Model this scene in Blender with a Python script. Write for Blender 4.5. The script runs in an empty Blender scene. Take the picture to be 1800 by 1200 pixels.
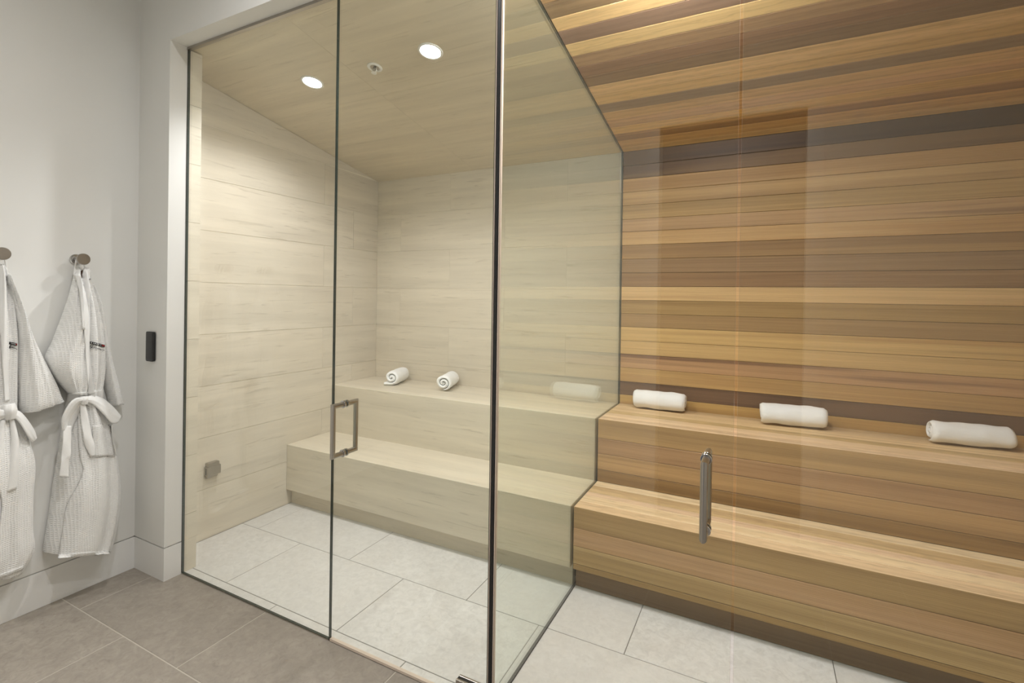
import bpy, bmesh, math, random
from mathutils import Vector, Matrix, noise
from mathutils.bvhtree import BVHTree
random.seed(4)
scene = bpy.context.scene
C = scene.collection

# ------------------------------------------------------------------ camera
F_PX, YAW, PITCH, ROLL, CY_PX = 863.69, 0.4696, -0.0029, 0.0145, 524.97
CAM = Vector((0.7668, -1.3972, 1.35))
fw = Vector((-math.sin(YAW), math.cos(YAW), 0)); rt = Vector((math.cos(YAW), math.sin(YAW), 0)); up = Vector((0, 0, 1))
fw, up = math.cos(PITCH)*fw + math.sin(PITCH)*up, -math.sin(PITCH)*fw + math.cos(PITCH)*up
rt, up = math.cos(ROLL)*rt + math.sin(ROLL)*up, -math.sin(ROLL)*rt + math.cos(ROLL)*up
cd = bpy.data.cameras.new('camera'); cam = bpy.data.objects.new('camera', cd); C.objects.link(cam)
cd.sensor_fit = 'HORIZONTAL'; cd.sensor_width = 36; cd.lens = F_PX/1800*36
cd.shift_y = (CY_PX-600)/1800; cd.clip_start = 0.02
M3 = Matrix((rt, up, -fw)).transposed()
cam.matrix_world = Matrix.Translation(CAM) @ M3.to_4x4()
scene.camera = cam

def on_plane(px, py, axis, val):          # pixel -> point on an axis-aligned plane
    d = rt*((px-900)/F_PX) - up*((py-CY_PX)/F_PX) + fw
    return CAM + d*((val-CAM[axis])/d[axis])

# ------------------------------------------------------------------ world, exposure, light levels
w = bpy.data.worlds.new('world'); scene.world = w; w.use_nodes = True
w.node_tree.nodes['Background'].inputs[0].default_value = (0.9, 0.93, 1.0, 1)
w.node_tree.nodes['Background'].inputs[1].default_value = 0.12
scene.view_settings.view_transform = 'Standard'; scene.view_settings.look = 'None'
scene.view_settings.gamma = 1; scene.view_settings.exposure = 0.08
scene.cycles.transparent_max_bounces = 24
STEAM_W, SAUNA_W, FILL_GLOBE_W, ROOM_W = 43, 25, 33, 70
STEAM_C, SAUNA_C, ROOM_C = (1, .975, 1.03), (1, .965, 1.02), (1, .985, 1.0)

# ------------------------------------------------------------------ layout (metres)
XL, XJ, XW, D = -1.9335, -1.7005, -1.9535, 0.084
YB, Y2, Y1, Y0 = 1.570, 1.1246, 0.7624, 0.803
H2, H1, HT = 0.716, 0.387, 0.098
ZB, SL, ZH = 2.242, 0.1821, 2.524
XD1, XD2, XR = -0.7183, 0.7128, 2.30
XRW, YR, ZC = 2.45, -1.75, 3.20
HB = 0.152
def ceil_z(y): return ZB + SL*(YB-y)

# ------------------------------------------------------------------ node helpers / materials
def newmat(name):
    m = bpy.data.materials.new(name); m.use_nodes = True
    nt = m.node_tree; nt.nodes.clear()
    out = nt.nodes.new('ShaderNodeOutputMaterial')
    return m, nt, out
def N(nt, typ, **kw):
    n = nt.nodes.new(typ)
    for k, v in kw.items():
        if k.startswith('i_'): n.inputs[k[2:].replace('_', ' ')].default_value = v
        else: setattr(n, k, v)
    return n
def L(nt, a, b): nt.links.new(a, b)
def mixc(nt, fac, a, b, blend='MIX'):
    n = nt.nodes.new('ShaderNodeMix'); n.data_type = 'RGBA'; n.blend_type = blend
    for s, v in ((0, fac), (6, a), (7, b)):
        if isinstance(v, (int, float)): n.inputs[s].default_value = v
        elif isinstance(v, tuple): n.inputs[s].default_value = v if len(v) == 4 else (*v, 1)
        else: L(nt, v, n.inputs[s])
    return n.outputs[2]
def ramp(nt, sock, stops):
    r = nt.nodes.new('ShaderNodeValToRGB'); L(nt, sock, r.inputs[0])
    while len(r.color_ramp.elements) < len(stops): r.color_ramp.elements.new(0.5)
    for e, (p, c) in zip(r.color_ramp.elements, stops):
        e.position = p; e.color = (c, c, c, 1) if isinstance(c, (int, float)) else (*c, 1)
    return r.outputs[0]
def mathn(nt, op, a, b=0.0):
    n = nt.nodes.new('ShaderNodeMath'); n.operation = op
    for i, v in enumerate((a, b)):
        if isinstance(v, (int, float)): n.inputs[i].default_value = v
        else: L(nt, v, n.inputs[i])
    return n.outputs[0]
def coords(nt, scale, obj_random=True, kind='Object'):
    tc = nt.nodes.new('ShaderNodeTexCoord'); mp = nt.nodes.new('ShaderNodeMapping')
    mp.inputs['Scale'].default_value = scale
    L(nt, tc.outputs[kind], mp.inputs[0])
    if obj_random:
        oi = nt.nodes.new('ShaderNodeObjectInfo')
        cmb = nt.nodes.new('ShaderNodeCombineXYZ')
        for i, k in enumerate((37.0, 91.0, 53.0)): L(nt, mathn(nt, 'MULTIPLY', oi.outputs['Random'], k), cmb.inputs[i])
        L(nt, cmb.outputs[0], mp.inputs[1])
    return mp.outputs[0]
def noise_n(nt, vec, scale, detail=4, rough=.55, dist=0.0):
    n = N(nt, 'ShaderNodeTexNoise', i_Scale=scale, i_Detail=detail, i_Roughness=rough, i_Distortion=dist)
    L(nt, vec, n.inputs['Vector']); return n.outputs[0]
def principled(nt, out, **kw):
    b = nt.nodes.new('ShaderNodeBsdfPrincipled')
    for k, v in kw.items():
        k = k.replace('_', ' ')
        if isinstance(v, (int, float, tuple)): b.inputs[k].default_value = v if not (isinstance(v, tuple) and len(v) == 3) else (*v, 1)
        else: L(nt, v, b.inputs[k])
    L(nt, b.outputs[0], out.inputs[0]); return b
def bump(nt, h, strength, dist):
    b = N(nt, 'ShaderNodeBump', i_Strength=strength, i_Distance=dist); L(nt, h, b.inputs['Height']); return b.outputs[0]
def srgb(r, g, b):
    f = lambda c: (c/255/12.92 if c <= 10 else ((c/255+.055)/1.055)**2.4)
    return (f(r), f(g), f(b))

def plain(name, col, rough=.5, metal=0.0, var=.04, bump_s=0.0, **kw):
    m, nt, out = newmat(name)
    v = coords(nt, (1, 1, 1), False)
    n = noise_n(nt, v, 3.0, 5)
    c = mixc(nt, n, tuple(x*(1-var) for x in col), tuple(min(1, x*(1+var)) for x in col))
    b = principled(nt, out, Base_Color=c, Roughness=rough, Metallic=metal, **kw)
    if bump_s:
        L(nt, bump(nt, noise_n(nt, coords(nt, (1, 1, 1), False), 260.0, 3), bump_s, .001), b.inputs['Normal'])
    return m

def stone_mat(name, base, dark, long_axis):
    # cream limestone cut with the bedding: long pale streaks and short dark flecks along one axis
    m, nt, out = newmat(name)
    s = [1.0, 1.0, 1.0]; sc = tuple(.9 if i == long_axis else 15.0 for i in range(3))
    v = coords(nt, sc)
    streak = noise_n(nt, v, 1.0, 6, .6, .3)
    v2 = coords(nt, tuple(3.4 if i == long_axis else 52.0 for i in range(3)))
    fleck = ramp(nt, noise_n(nt, v2, 1.3, 5, .62, .5), [(.0, 1.0), (.33, .9), (.40, 0.0), (1, 0.0)])
    patch = noise_n(nt, coords(nt, (1.6, 1.6, 1.6)), 1.0, 3)
    c = mixc(nt, ramp(nt, streak, [(.3, 0.0), (.72, 1.0)]), tuple(x*.86 for x in base), tuple(x*1.07 for x in base))
    c = mixc(nt, mathn(nt, 'MULTIPLY', patch, .22), c, (base[0]*.98, base[1]*.86, base[2]*.72))
    c = mixc(nt, mathn(nt, 'MULTIPLY', fleck, .30), c, dark)
    principled(nt, out, Base_Color=c, Roughness=mathn(nt, 'ADD', mathn(nt, 'MULTIPLY', streak, .2), .22), Specular_IOR_Level=.4)
    return m

def floor_mat(name, a, b, spot, vary):
    m, nt, out = newmat(name)
    n1 = noise_n(nt, coords(nt, (1, 1, 1)), 5.0, 8, .68, .4)
    n2 = noise_n(nt, coords(nt, (1, 1, 1)), 34.0, 6, .65, .8)
    n3 = ramp(nt, noise_n(nt, coords(nt, (1, 1, 1)), 17.0, 6, .7, 1.2), [(.0, 1.0), (.33, 1.0), (.40, 0.0), (1, 0.0)])
    c = mixc(nt, ramp(nt, n1, [(.3, 0.0), (.7, 1.0)]), a, b)
    c = mixc(nt, mathn(nt, 'MULTIPLY', ramp(nt, n2, [(.38, 0.0), (.68, 1.0)]), .5), c, tuple(x*.70 for x in a))
    c = mixc(nt, mathn(nt, 'MULTIPLY', n3, .35), c, spot)
    oi = nt.nodes.new('ShaderNodeObjectInfo')
    c = mixc(nt, mathn(nt, 'MULTIPLY', oi.outputs['Random'], .5), c, tuple(x*vary for x in a))
    bs = principled(nt, out, Base_Color=c, Roughness=mathn(nt, 'ADD', mathn(nt, 'MULTIPLY', n2, .25), .38), Specular_IOR_Level=.35)
    L(nt, bump(nt, n2, .12, .002), bs.inputs['Normal'])
    return m

def wood_mat():
    # cedar: the two tones of each board come from the board's own custom properties
    m, nt, out = newmat('cedar board')
    a1 = N(nt, 'ShaderNodeAttribute', attribute_type='OBJECT', attribute_name='tone_a')
    a2 = N(nt, 'ShaderNodeAttribute', attribute_type='OBJECT', attribute_name='tone_b')
    ap = N(nt, 'ShaderNodeAttribute', attribute_type='OBJECT', attribute_name='streak')
    band = noise_n(nt, coords(nt, (.38, 15, 15)), 1.0, 3, .5, .25)
    fac = N(nt, 'ShaderNodeMapRange', clamp=True); L(nt, band, fac.inputs[0])
    lo = mathn(nt, 'SUBTRACT', ap.outputs['Fac'], .05); hi = mathn(nt, 'ADD', ap.outputs['Fac'], .06)
    L(nt, lo, fac.inputs[1]); L(nt, hi, fac.inputs[2])
    c = mixc(nt, fac.outputs[0], a1.outputs['Color'], a2.outputs['Color'])
    band2 = noise_n(nt, coords(nt, (.55, 42, 42)), 1.0, 4, .6, .5)
    c = mixc(nt, mathn(nt, 'MULTIPLY', ramp(nt, band2, [(.30, 1.0), (.50, 0.0)]), .55), c, mixc(nt, 1.0, c, (.66, .62, .60), 'MULTIPLY'))
    c = mixc(nt, mathn(nt, 'MULTIPLY', ramp(nt, band2, [(.52, 0.0), (.72, 1.0)]), .50), c, mixc(nt, 1.0, c, (1.24, 1.24, 1.26), 'MULTIPLY'))
    grain = noise_n(nt, coords(nt, (2.2, 190, 190)), 1.0, 5, .65)
    fine = noise_n(nt, coords(nt, (6, 520, 520)), 1.0, 3, .6)
    cath = N(nt, 'ShaderNodeTexWave', wave_type='BANDS', bands_direction='Z', i_Scale=8.0, i_Distortion=5.0, i_Detail=2.0, i_Detail_Scale=1.2)
    L(nt, coords(nt, (1.3, 6, 6)), cath.inputs['Vector'])
    c = mixc(nt, mathn(nt, 'MULTIPLY', ramp(nt, cath.outputs['Fac'], [(.0, 1.0), (.35, 0.0), (1, 0.0)]), .16), c, (.12, .065, .03))
    c = mixc(nt, mathn(nt, 'MULTIPLY', ramp(nt, grain, [(.25, 1.0), (.55, 0.0)]), .30), c, mixc(nt, 1.0, c, (.62, .55, .48), 'MULTIPLY'))
    c = mixc(nt, mathn(nt, 'MULTIPLY', ramp(nt, grain, [(.55, 0.0), (.85, 1.0)]), .25), c, mixc(nt, 1.0, c, (1.3, 1.27, 1.2), 'MULTIPLY'))
    b = principled(nt, out, Base_Color=c, Roughness=mathn(nt, 'ADD', mathn(nt, 'MULTIPLY', grain, .2), .40), Specular_IOR_Level=.3)
    L(nt, bump(nt, mathn(nt, 'ADD', fine, mathn(nt, 'MULTIPLY', grain, .7)), .10, .001), b.inputs['Normal'])
    return m

def glass_mat():
    # thin architectural glass: Fresnel mix of a clear, faintly green pass-through and a mirror
    m, nt, out = newmat('clear glass')
    lw = N(nt, 'ShaderNodeLayerWeight', i_Blend=.5)
    f5 = mathn(nt, 'POWER', lw.outputs['Facing'], 5.0)
    fr = mathn(nt, 'ADD', mathn(nt, 'MULTIPLY', f5, .955), .045)
    t = N(nt, 'ShaderNodeBsdfTransparent'); t.inputs[0].default_value = (.968, .985, .962, 1)
    g = N(nt, 'ShaderNodeBsdfGlossy'); g.inputs['Roughness'].default_value = 0.0; g.inputs[0].default_value = (.95, .97, .95, 1)
    mx = nt.nodes.new('ShaderNodeMixShader'); L(nt, fr, mx.inputs[0]); L(nt, t.outputs[0], mx.inputs[1]); L(nt, g.outputs[0], mx.inputs[2])
    L(nt, mx.outputs[0], out.inputs[0]); return m

def cloth_mat(name, col, waffle):
    m, nt, out = newmat(name)
    v = coords(nt, (1, 1, 1), False)
    if waffle:
        sep = nt.nodes.new('ShaderNodeSeparateXYZ'); L(nt, v, sep.inputs[0])
        wob = mathn(nt, 'MULTIPLY', noise_n(nt, v, 14.0, 2), .012)
        sy = mathn(nt, 'SINE', mathn(nt, 'MULTIPLY', mathn(nt, 'ADD', sep.outputs[1], wob), 2*math.pi/.0085))
        sz = mathn(nt, 'SINE', mathn(nt, 'MULTIPLY', mathn(nt, 'ADD', sep.outputs[2], wob), 2*math.pi/.0075))
        h = mathn(nt, 'MAXIMUM', sy, sz); s, d = .55, .0016
    else:
        h = noise_n(nt, v, 330.0, 4, .7); s, d = .5, .003
    fold = noise_n(nt, v, 12.0, 3)
    hh = mathn(nt, 'ADD', h, mathn(nt, 'MULTIPLY', fold, 3.0 if waffle else .5))
    n = noise_n(nt, v, 40.0, 3)
    c = mixc(nt, n, tuple(x*.97 for x in col), tuple(min(1, x*1.02) for x in col))
    b = principled(nt, out, Base_Color=c, Roughness=.95, Specular_IOR_Level=.1, Sheen_Weight=.25, Sheen_Roughness=.5)
    L(nt, bump(nt, hh, s, d), b.inputs['Normal'])
    return m

def emit_mat(name, col, s):
    m, nt, out = newmat(name)
    e = N(nt, 'ShaderNodeEmission', i_Strength=s); e.inputs[0].default_value = (*col, 1)
    L(nt, e.outputs[0], out.inputs[0]); return m

WOOD = wood_mat(); GLASS = glass_mat()
STONE_Y = stone_mat('limestone along depth', (.69, .63, .525), (.27, .22, .15), 1)
STONE_X = stone_mat('limestone along width', (.70, .635, .515), (.27, .22, .15), 0)
STONE_C = stone_mat('limestone ceiling', (.70, .62, .48), (.34, .27, .17), 0)
STONE_J = plain('stone joint', (.78, .72, .60), .8)
TILE_IN = floor_mat('pale porcelain tile', (.66, .635, .60), (.75, .735, .71), (.46, .44, .41), .93)
TILE_OUT = floor_mat('taupe porcelain tile', (.35, .31, .26), (.48, .43, .365), (.20, .17, .14), .72)
GROUT_IN = plain('grey grout', (.16, .15, .13), .9)
GROUT_OUT = plain('pale grout', (.52, .48, .41), .9)
PAINT = plain('white wall paint', (.80, .795, .76), .62, bump_s=.05)
TRIM = plain('white trim paint', (.84, .835, .81), .45)
DARK = plain('dark recess', (.05, .045, .04), .9)
CHROME = plain('polished chrome', (.62, .61, .60), .12, 1.0, .02)
STEEL = plain('brushed nickel', (.46, .43, .39), .28, 1.0, .03)
BLACK = plain('black seal', (.010, .010, .011), .35)
EDGE = plain('dark glass edge', (.02, .035, .03), .12, Specular_IOR_Level=.9)
EDGE_L = plain('clear vinyl edge', (.78, .66, .55), .2)
KEYPAD = plain('black keypad glass', (.012, .012, .013), .18)
ROBE = cloth_mat('white waffle cotton', (.90, .895, .87), True)
ROBE_S = cloth_mat('white robe trim cotton', (.92, .915, .89), False)
TOWEL = cloth_mat('white terry cotton', (.93, .93, .92), False)
PLASTIC = plain('white enamel', (.82, .80, .75), .4)
LENS = emit_mat('lit lamp lens', (1, .97, .92), 30)
INK = plain('black embroidery', (.015, .013, .014), .8)
INKR = plain('red embroidery', (.30, .03, .03), .8)
BROWN = plain('brown woven label', (.10, .05, .03), .8)

# ------------------------------------------------------------------ object helpers
def link(name, me, mat, parent=None):
    o = bpy.data.objects.new(name, me); C.objects.link(o)
    if mat is not None:
        for mm in (mat if isinstance(mat, (list, tuple)) else [mat]): me.materials.append(mm)
    o.parent = parent
    return o
def mesh(name, verts, faces, mat, parent=None, smooth=False):
    me = bpy.data.meshes.new(name); me.from_pydata([tuple(v) for v in verts], [], faces)
    bm = bmesh.new(); bm.from_mesh(me); bmesh.ops.recalc_face_normals(bm, faces=bm.faces[:]); bm.to_mesh(me); bm.free()
    if smooth: me.polygons.foreach_set('use_smooth', [True]*len(me.polygons))
    return link(name, me, mat, parent)
def box(name, lo, hi, mat, parent=None, bev=0.0, seg=1):
    bm = bmesh.new(); bmesh.ops.create_cube(bm, size=1)
    for v in bm.verts: v.co = Vector([lo[i] + (v.co[i]+.5)*(hi[i]-lo[i]) for i in range(3)])
    if bev: bmesh.ops.bevel(bm, geom=bm.edges[:], offset=bev, segments=seg, affect='EDGES', profile=.6)
    me = bpy.data.meshes.new(name); bm.to_mesh(me); bm.free()
    return link(name, me, mat, parent)
def boxes(name, bl, mat, parent=None):
    vs, fs = [], []
    for lo, hi in bl:
        b = len(vs)
        vs += [(x, y, z) for x in (lo[0], hi[0]) for y in (lo[1], hi[1]) for z in (lo[2], hi[2])]
        fs += [tuple(b+i for i in f) for f in ((0, 1, 3, 2), (4, 6, 7, 5), (0, 4, 5, 1), (2, 3, 7, 6), (0, 2, 6, 4), (1, 5, 7, 3))]
    return mesh(name, vs, fs, mat, parent)
def prism(name, prof, axis, a, b, mat, parent=None):
    # prof: 2-D outline in the two other axes, in order
    n = len(prof); vs = []
    oth = [i for i in range(3) if i != axis]
    for t in (a, b):
        for p in prof:
            v = [0, 0, 0]; v[axis] = t; v[oth[0]] = p[0]; v[oth[1]] = p[1]; vs.append(v)
    fs = [tuple(range(n)), tuple(range(2*n-1, n-1, -1))] + [(i, (i+1) % n, n+(i+1) % n, n+i) for i in range(n)]
    return mesh(name, vs, fs, mat, parent)
def tube(name, pts, r, mat, parent=None, n=20, cap=True):
    pts = [Vector(p) for p in pts]; vs, fs = [], []
    for i, p in enumerate(pts):
        if i == 0: t = (pts[1]-p).normalized(); sc = 1
        elif i == len(pts)-1: t = (p-pts[i-1]).normalized(); sc = 1
        else:
            t = ((p-pts[i-1]).normalized() + (pts[i+1]-p).normalized()).normalized()
        ref = Vector((1, 0, 0)) if abs(t.x) < .8 else Vector((0, 1, 0))
        u = t.cross(ref).normalized(); v = t.cross(u)
        din = (p-pts[i-1]).normalized() if i else (pts[1]-p).normalized()
        for k in range(n):
            a = 2*math.pi*k/n; off = (u*math.cos(a)+v*math.sin(a))
            # mitre: slide along the incoming direction onto the bisecting plane
            if 0 < i < len(pts)-1:
                u0 = din.cross(ref).normalized(); v0 = din.cross(u0)
                off0 = (u0*math.cos(a)+v0*math.sin(a))*r
                s = -(off0.dot(t))/din.dot(t); vs.append(p+off0+din*s)
            else: vs.append(p+off*r)
    for i in range(len(pts)-1):
        for k in range(n): fs.append((i*n+k, i*n+(k+1) % n, (i+1)*n+(k+1) % n, (i+1)*n+k))
    if cap: fs += [tuple(range(n)), tuple(range(len(pts)*n-1, (len(pts)-1)*n-1, -1))]
    o = mesh(name, vs, fs, mat, parent, True)
    md = o.modifiers.new('sharp', 'EDGE_SPLIT'); md.split_angle = math.radians(40)
    return o
def lathe(name, prof, mat, parent=None, n=32, origin=(0, 0, 0), axis=(0, 0, 1)):
    ax = Vector(axis).normalized(); ref = Vector((1, 0, 0)) if abs(ax.x) < .8 else Vector((0, 1, 0))
    u = ax.cross(ref).normalized(); v = ax.cross(u); O = Vector(origin); vs, fs = [], []
    for r, h in prof:
        for k in range(n):
            a = 2*math.pi*k/n; vs.append(O + ax*h + (u*math.cos(a)+v*math.sin(a))*r)
    m = len(prof)
    for i in range(m-1):
        for k in range(n): fs.append((i*n+k, i*n+(k+1) % n, (i+1)*n+(k+1) % n, (i+1)*n+k))
    fs += [tuple(range(n)), tuple(range(m*n-1, (m-1)*n-1, -1))]
    o = mesh(name, vs, fs, mat, parent, True)
    md = o.modifiers.new('sharp', 'EDGE_SPLIT'); md.split_angle = math.radians(35)
    return o
def empty(name, loc=(0, 0, 0)):
    o = bpy.data.objects.new(name, None); C.objects.link(o); o.location = loc; o.empty_display_size = .05; return o
def tag(o, label, cat, group=None, kind=None):
    o['label'] = label; o['category'] = cat
    if group: o['group'] = group
    if kind: o['kind'] = kind
    return o
def struct(o, label, cat): return tag(o, label, cat, kind='structure')

# ------------------------------------------------------------------ outer room shell
T = .10
wl = boxes('wall_left', [((XW-T, YR-T, HB+.006), (XW, -D, ZC)), ((XW-T, YR-T, 0), (XW-.008, -D, HB+.006))], PAINT)
struct(wl, 'white painted wall behind the hanging bathrobes', 'wall')
bl = box('baseboard_left', (XW-.008, YR, 0), (XW, -D+.0, HB), TRIM); struct(bl, 'flush white baseboard below the bathrobes', 'baseboard')
wf = boxes('wall_front', [((XW-T, -D, HB+.006), (XJ, 0, ZH)), ((XW-T, -D+.008, 0), (XJ-.008, 0, HB+.006)),
                          ((XW-T, -D, ZH), (XRW+T, 0, ZC))], PAINT)
struct(wf, 'white wall return and header framing the glass front', 'wall')
bf = prism('baseboard_front', [(XW, -D), (XJ, -D), (XJ, -.004), (XJ-.008, -.004), (XJ-.008, -D+.008), (XW, -D+.008)], 2, 0, HB, TRIM)
struct(bf, 'flush white baseboard around the corner beside the glass', 'baseboard')
wr = box('wall_right', (XRW, YR, 0), (XRW+T, -D, ZC), PAINT); struct(wr, 'white painted wall at the far right of the outer room', 'wall')
DX0, DX1, DZ = .19, .98, 2.42
wb = boxes('wall_rear', [((XW-T, YR-T, 0), (DX0, YR, ZC)), ((DX1, YR-T, 0), (XRW+T, YR, ZC)), ((DX0, YR-T, DZ), (DX1, YR, ZC))], PAINT)
struct(wb, 'white painted wall behind the camera with a doorway', 'wall')
tr = boxes('trim_1', [((DX0-.08, YR, 0), (DX0, YR+.015, DZ+.08)), ((DX1, YR, 0), (DX1+.08, YR+.015, DZ+.08)), ((DX0, YR, DZ), (DX1, YR+.015, DZ+.08))], TRIM)
struct(tr, 'white casing around the doorway behind the camera', 'trim')
cl = box('ceiling', (XW-T, YR-T, ZC), (XRW+T, 0, ZC+.08), PAINT); struct(cl, 'white painted ceiling of the outer room', 'ceiling')

# floors: slab of grout with each tile laid on it
def tiles(parent, y0, y1, joints, x0, x1, z, mat, gap, yclip=None):
    xs = [x0] + [j for j in joints if x0+.004 < j < x1-.004] + [x1]
    for a, b in zip(xs[:-1], xs[1:]):
        ga = 0 if a == x0 else gap/2; gb = 0 if b == x1 else gap/2
        box('tile', (a+ga, y0+gap/2, z-.01), (b-gb, y1-gap/2, z), mat, parent, .0012)
TW = .7056
JA = [-1.797 + TW*k for k in range(-1, 8)]     # joints of one course
JB = [-1.444 + TW*k for k in range(-2, 8)]     # joints of the next
fo = box('floor', (XW-T, YR-T, -.06), (XRW+T, 0, -.0012), GROUT_OUT); struct(fo, 'taupe stone-look tile floor outside the glass', 'floor')
rows = [0.05-.4125*k for k in range(1, 6)]
top = -.002
for k, y in enumerate(rows):
    y1 = top if k == 0 else rows[k-1]; y0 = max(y, YR)
    tiles(fo, y0, y1, JA if k % 2 == 0 else JB, XW, XRW, 0, TILE_OUT, .004)
fi = box('floor_inner', (XL-.1, 0, -.06), (XR+.1, YB+.1, -.0015), GROUT_IN); struct(fi, 'pale grey tile floor inside the steam room and sauna', 'floor')
tiles(fi, 0.001, .05, [j for j in JA], XL, XR, 0, TILE_IN, .003)
tiles(fi, .05, .467, JB, XL, XR, 0, TILE_IN, .003)
tiles(fi, .467, .8835, JA, XL, XR, 0, TILE_IN, .003)

# ------------------------------------------------------------------ steam room: stone walls and ceiling
ZR = [0, .277, .56, .842, 1.124, 1.407, 1.69, 1.972, 2.255, 2.54]
def slab_prism(parent, axis, plane0, plane1, a0, a1, z0, z1, topfn, mat, g=.0012, gz=None):
    # a wall tile; its top follows the sloping ceiling if that is lower
    t0 = min(z1, topfn(a0)); t1 = min(z1, topfn(a1))
    if t0 < z0+.004 and t1 < z0+.004: return
    gz = gz or g; a0 += g; a1 -= g; z0 += gz; t0 -= gz; t1 -= gz
    if t1 < z0: t1 = z0
    prof = [(a0, z0), (a1, z0), (a1, t1), (a0, t0)]
    vs = [];
    for pl in (plane0, plane1):
        for a, z in prof: vs.append((pl, a, z) if axis == 0 else (a, pl, z))
    mesh('tile', vs, [(0, 1, 2, 3), (7, 6, 5, 4), (0, 4, 5, 1), (1, 5, 6, 2), (2, 6, 7, 3), (3, 7, 4, 0)], mat, parent)
sl = prism('wall_steam_left', [(.0, 0), (YB, 0), (YB, ceil_z(YB)), (0, ceil_z(0))], 0, XL-.09, XL-.0025, STONE_J)
struct(sl, 'cream limestone tiled left wall of the steam room', 'wall')
for k in range(9):
    off = 1.041 if k % 2 else 1.315
    ys = [.063, off, YB]
    for a, b in zip(ys[:-1], ys[1:]): slab_prism(sl, 0, XL-.0028, XL, a, b, ZR[k], ZR[k+1], ceil_z, STONE_Y, .0007, .0014)
jb = box('wall_steam_jamb', (XL-.09, .0, 0), (XJ-.0025, .063, ceil_z(.063)), STONE_J)
struct(jb, 'narrow limestone jamb inside the glass at the far left', 'wall')
for k in range(9):
    z1 = min(ZR[k+1], ceil_z(.063))
    box('tile', (XJ-.003, .001, ZR[k]+.001), (XJ, .063, z1-.001), STONE_Y, jb)
sb = box('wall_steam_back', (XL-.09, YB+.0025, 0), (0, YB+.09, ZB+.1), STONE_J)
struct(sb, 'cream limestone tiled back wall of the steam room', 'wall')
for k in range(2, 8):
    z1 = min(ZR[k+1], ZB)
    off = -1.25 if k % 2 else -.80
    xs = [XL] + [x for x in (off-.9, off, off+.9) if XL+.1 < x < -.1] + [-.006]
    for a, b in zip(xs[:-1], xs[1:]): slab_prism(sb, 1, YB, YB+.0028, a, b, ZR[k], z1, lambda x: ZB, STONE_X, .0003, .0005)
def sloped(name, x0, x1, y0, y1, th, mat, parent=None, lift=0.0):
    prof = [(y0, ceil_z(y0)+lift), (y1, ceil_z(y1)+lift), (y1, ceil_z(y1)+th+lift), (y0, ceil_z(y0)+th+lift)]
    return prism(name, prof, 0, x0, x1, mat, parent)
cs = sloped('ceiling_steam', XL-.09, 0, 0.0, YB+.09, .08, STONE_J, None, .003)
struct(cs, 'sloping cream limestone ceiling of the steam room', 'ceiling')
cx = [XL, -1.05, -.006]
for i, (a, b) in enumerate(zip(cx[:-1], cx[1:])):
    for y0, y1 in ((0.0, .62), (.62, YB)): sloped('tile', a+.0005, b-.0005, y0+.0005, y1-.0005, .003, STONE_C, cs)

# ------------------------------------------------------------------ sauna: cedar boards
def tone(o, a, b=None, streak=.5):
    a = srgb(a[0]*.975, a[1], a[2]); b = srgb(b[0]*.975, b[1], b[2]) if b else tuple(x*.88 for x in a)
    o['tone_a'] = a; o['tone_b'] = b; o['streak'] = streak; return o
def board_profile(a0, a1, f, back, ch=.0018, g=.0006):
    # outline (along, depth): front edges chamfered
    s = 1 if back > f else -1
    return [(a0+g, f+s*ch), (a0+g+ch, f), (a1-g-ch, f), (a1-g, f+s*ch), (a1-g, back), (a0+g, back)]
WG = lambda c, k=1.0: tuple(min(255, x*k) for x in c)
sw = box('wall_sauna_back', (0.004, YB+.014, 0), (XR+.1, YB+.09, ZB+.12), DARK)
struct(sw, 'horizontal cedar boards on the back wall of the sauna', 'wall')
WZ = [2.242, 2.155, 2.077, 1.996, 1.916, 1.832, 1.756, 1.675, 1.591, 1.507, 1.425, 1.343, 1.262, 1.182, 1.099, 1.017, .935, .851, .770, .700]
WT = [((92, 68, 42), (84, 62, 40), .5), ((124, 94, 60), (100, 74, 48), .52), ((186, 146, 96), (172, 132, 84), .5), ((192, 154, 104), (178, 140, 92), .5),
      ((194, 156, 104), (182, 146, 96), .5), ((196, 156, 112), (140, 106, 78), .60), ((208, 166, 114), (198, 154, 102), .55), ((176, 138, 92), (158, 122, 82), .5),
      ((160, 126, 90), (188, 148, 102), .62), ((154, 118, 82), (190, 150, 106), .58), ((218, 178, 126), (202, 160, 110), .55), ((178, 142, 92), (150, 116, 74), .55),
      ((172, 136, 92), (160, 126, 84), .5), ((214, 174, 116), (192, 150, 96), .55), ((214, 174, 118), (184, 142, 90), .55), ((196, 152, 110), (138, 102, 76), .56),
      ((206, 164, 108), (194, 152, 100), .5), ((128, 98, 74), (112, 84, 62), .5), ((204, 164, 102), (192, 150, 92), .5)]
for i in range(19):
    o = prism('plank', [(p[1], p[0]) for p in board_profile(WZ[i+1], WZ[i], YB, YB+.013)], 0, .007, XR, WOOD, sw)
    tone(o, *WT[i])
sc_ = sloped('ceiling_sauna', 0.004, XR+.1, 0.0, YB+.09, .08, DARK, None, .014)
struct(sc_, 'sloping ceiling of cedar boards over the sauna', 'ceiling')
CYB = [1.572, 1.512, 1.433, 1.353, 1.277, 1.197, 1.120, 1.041, .963, .880, .800, .722, .645, .565, .482, .407, .325, .245, .163, .082, .001]
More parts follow.
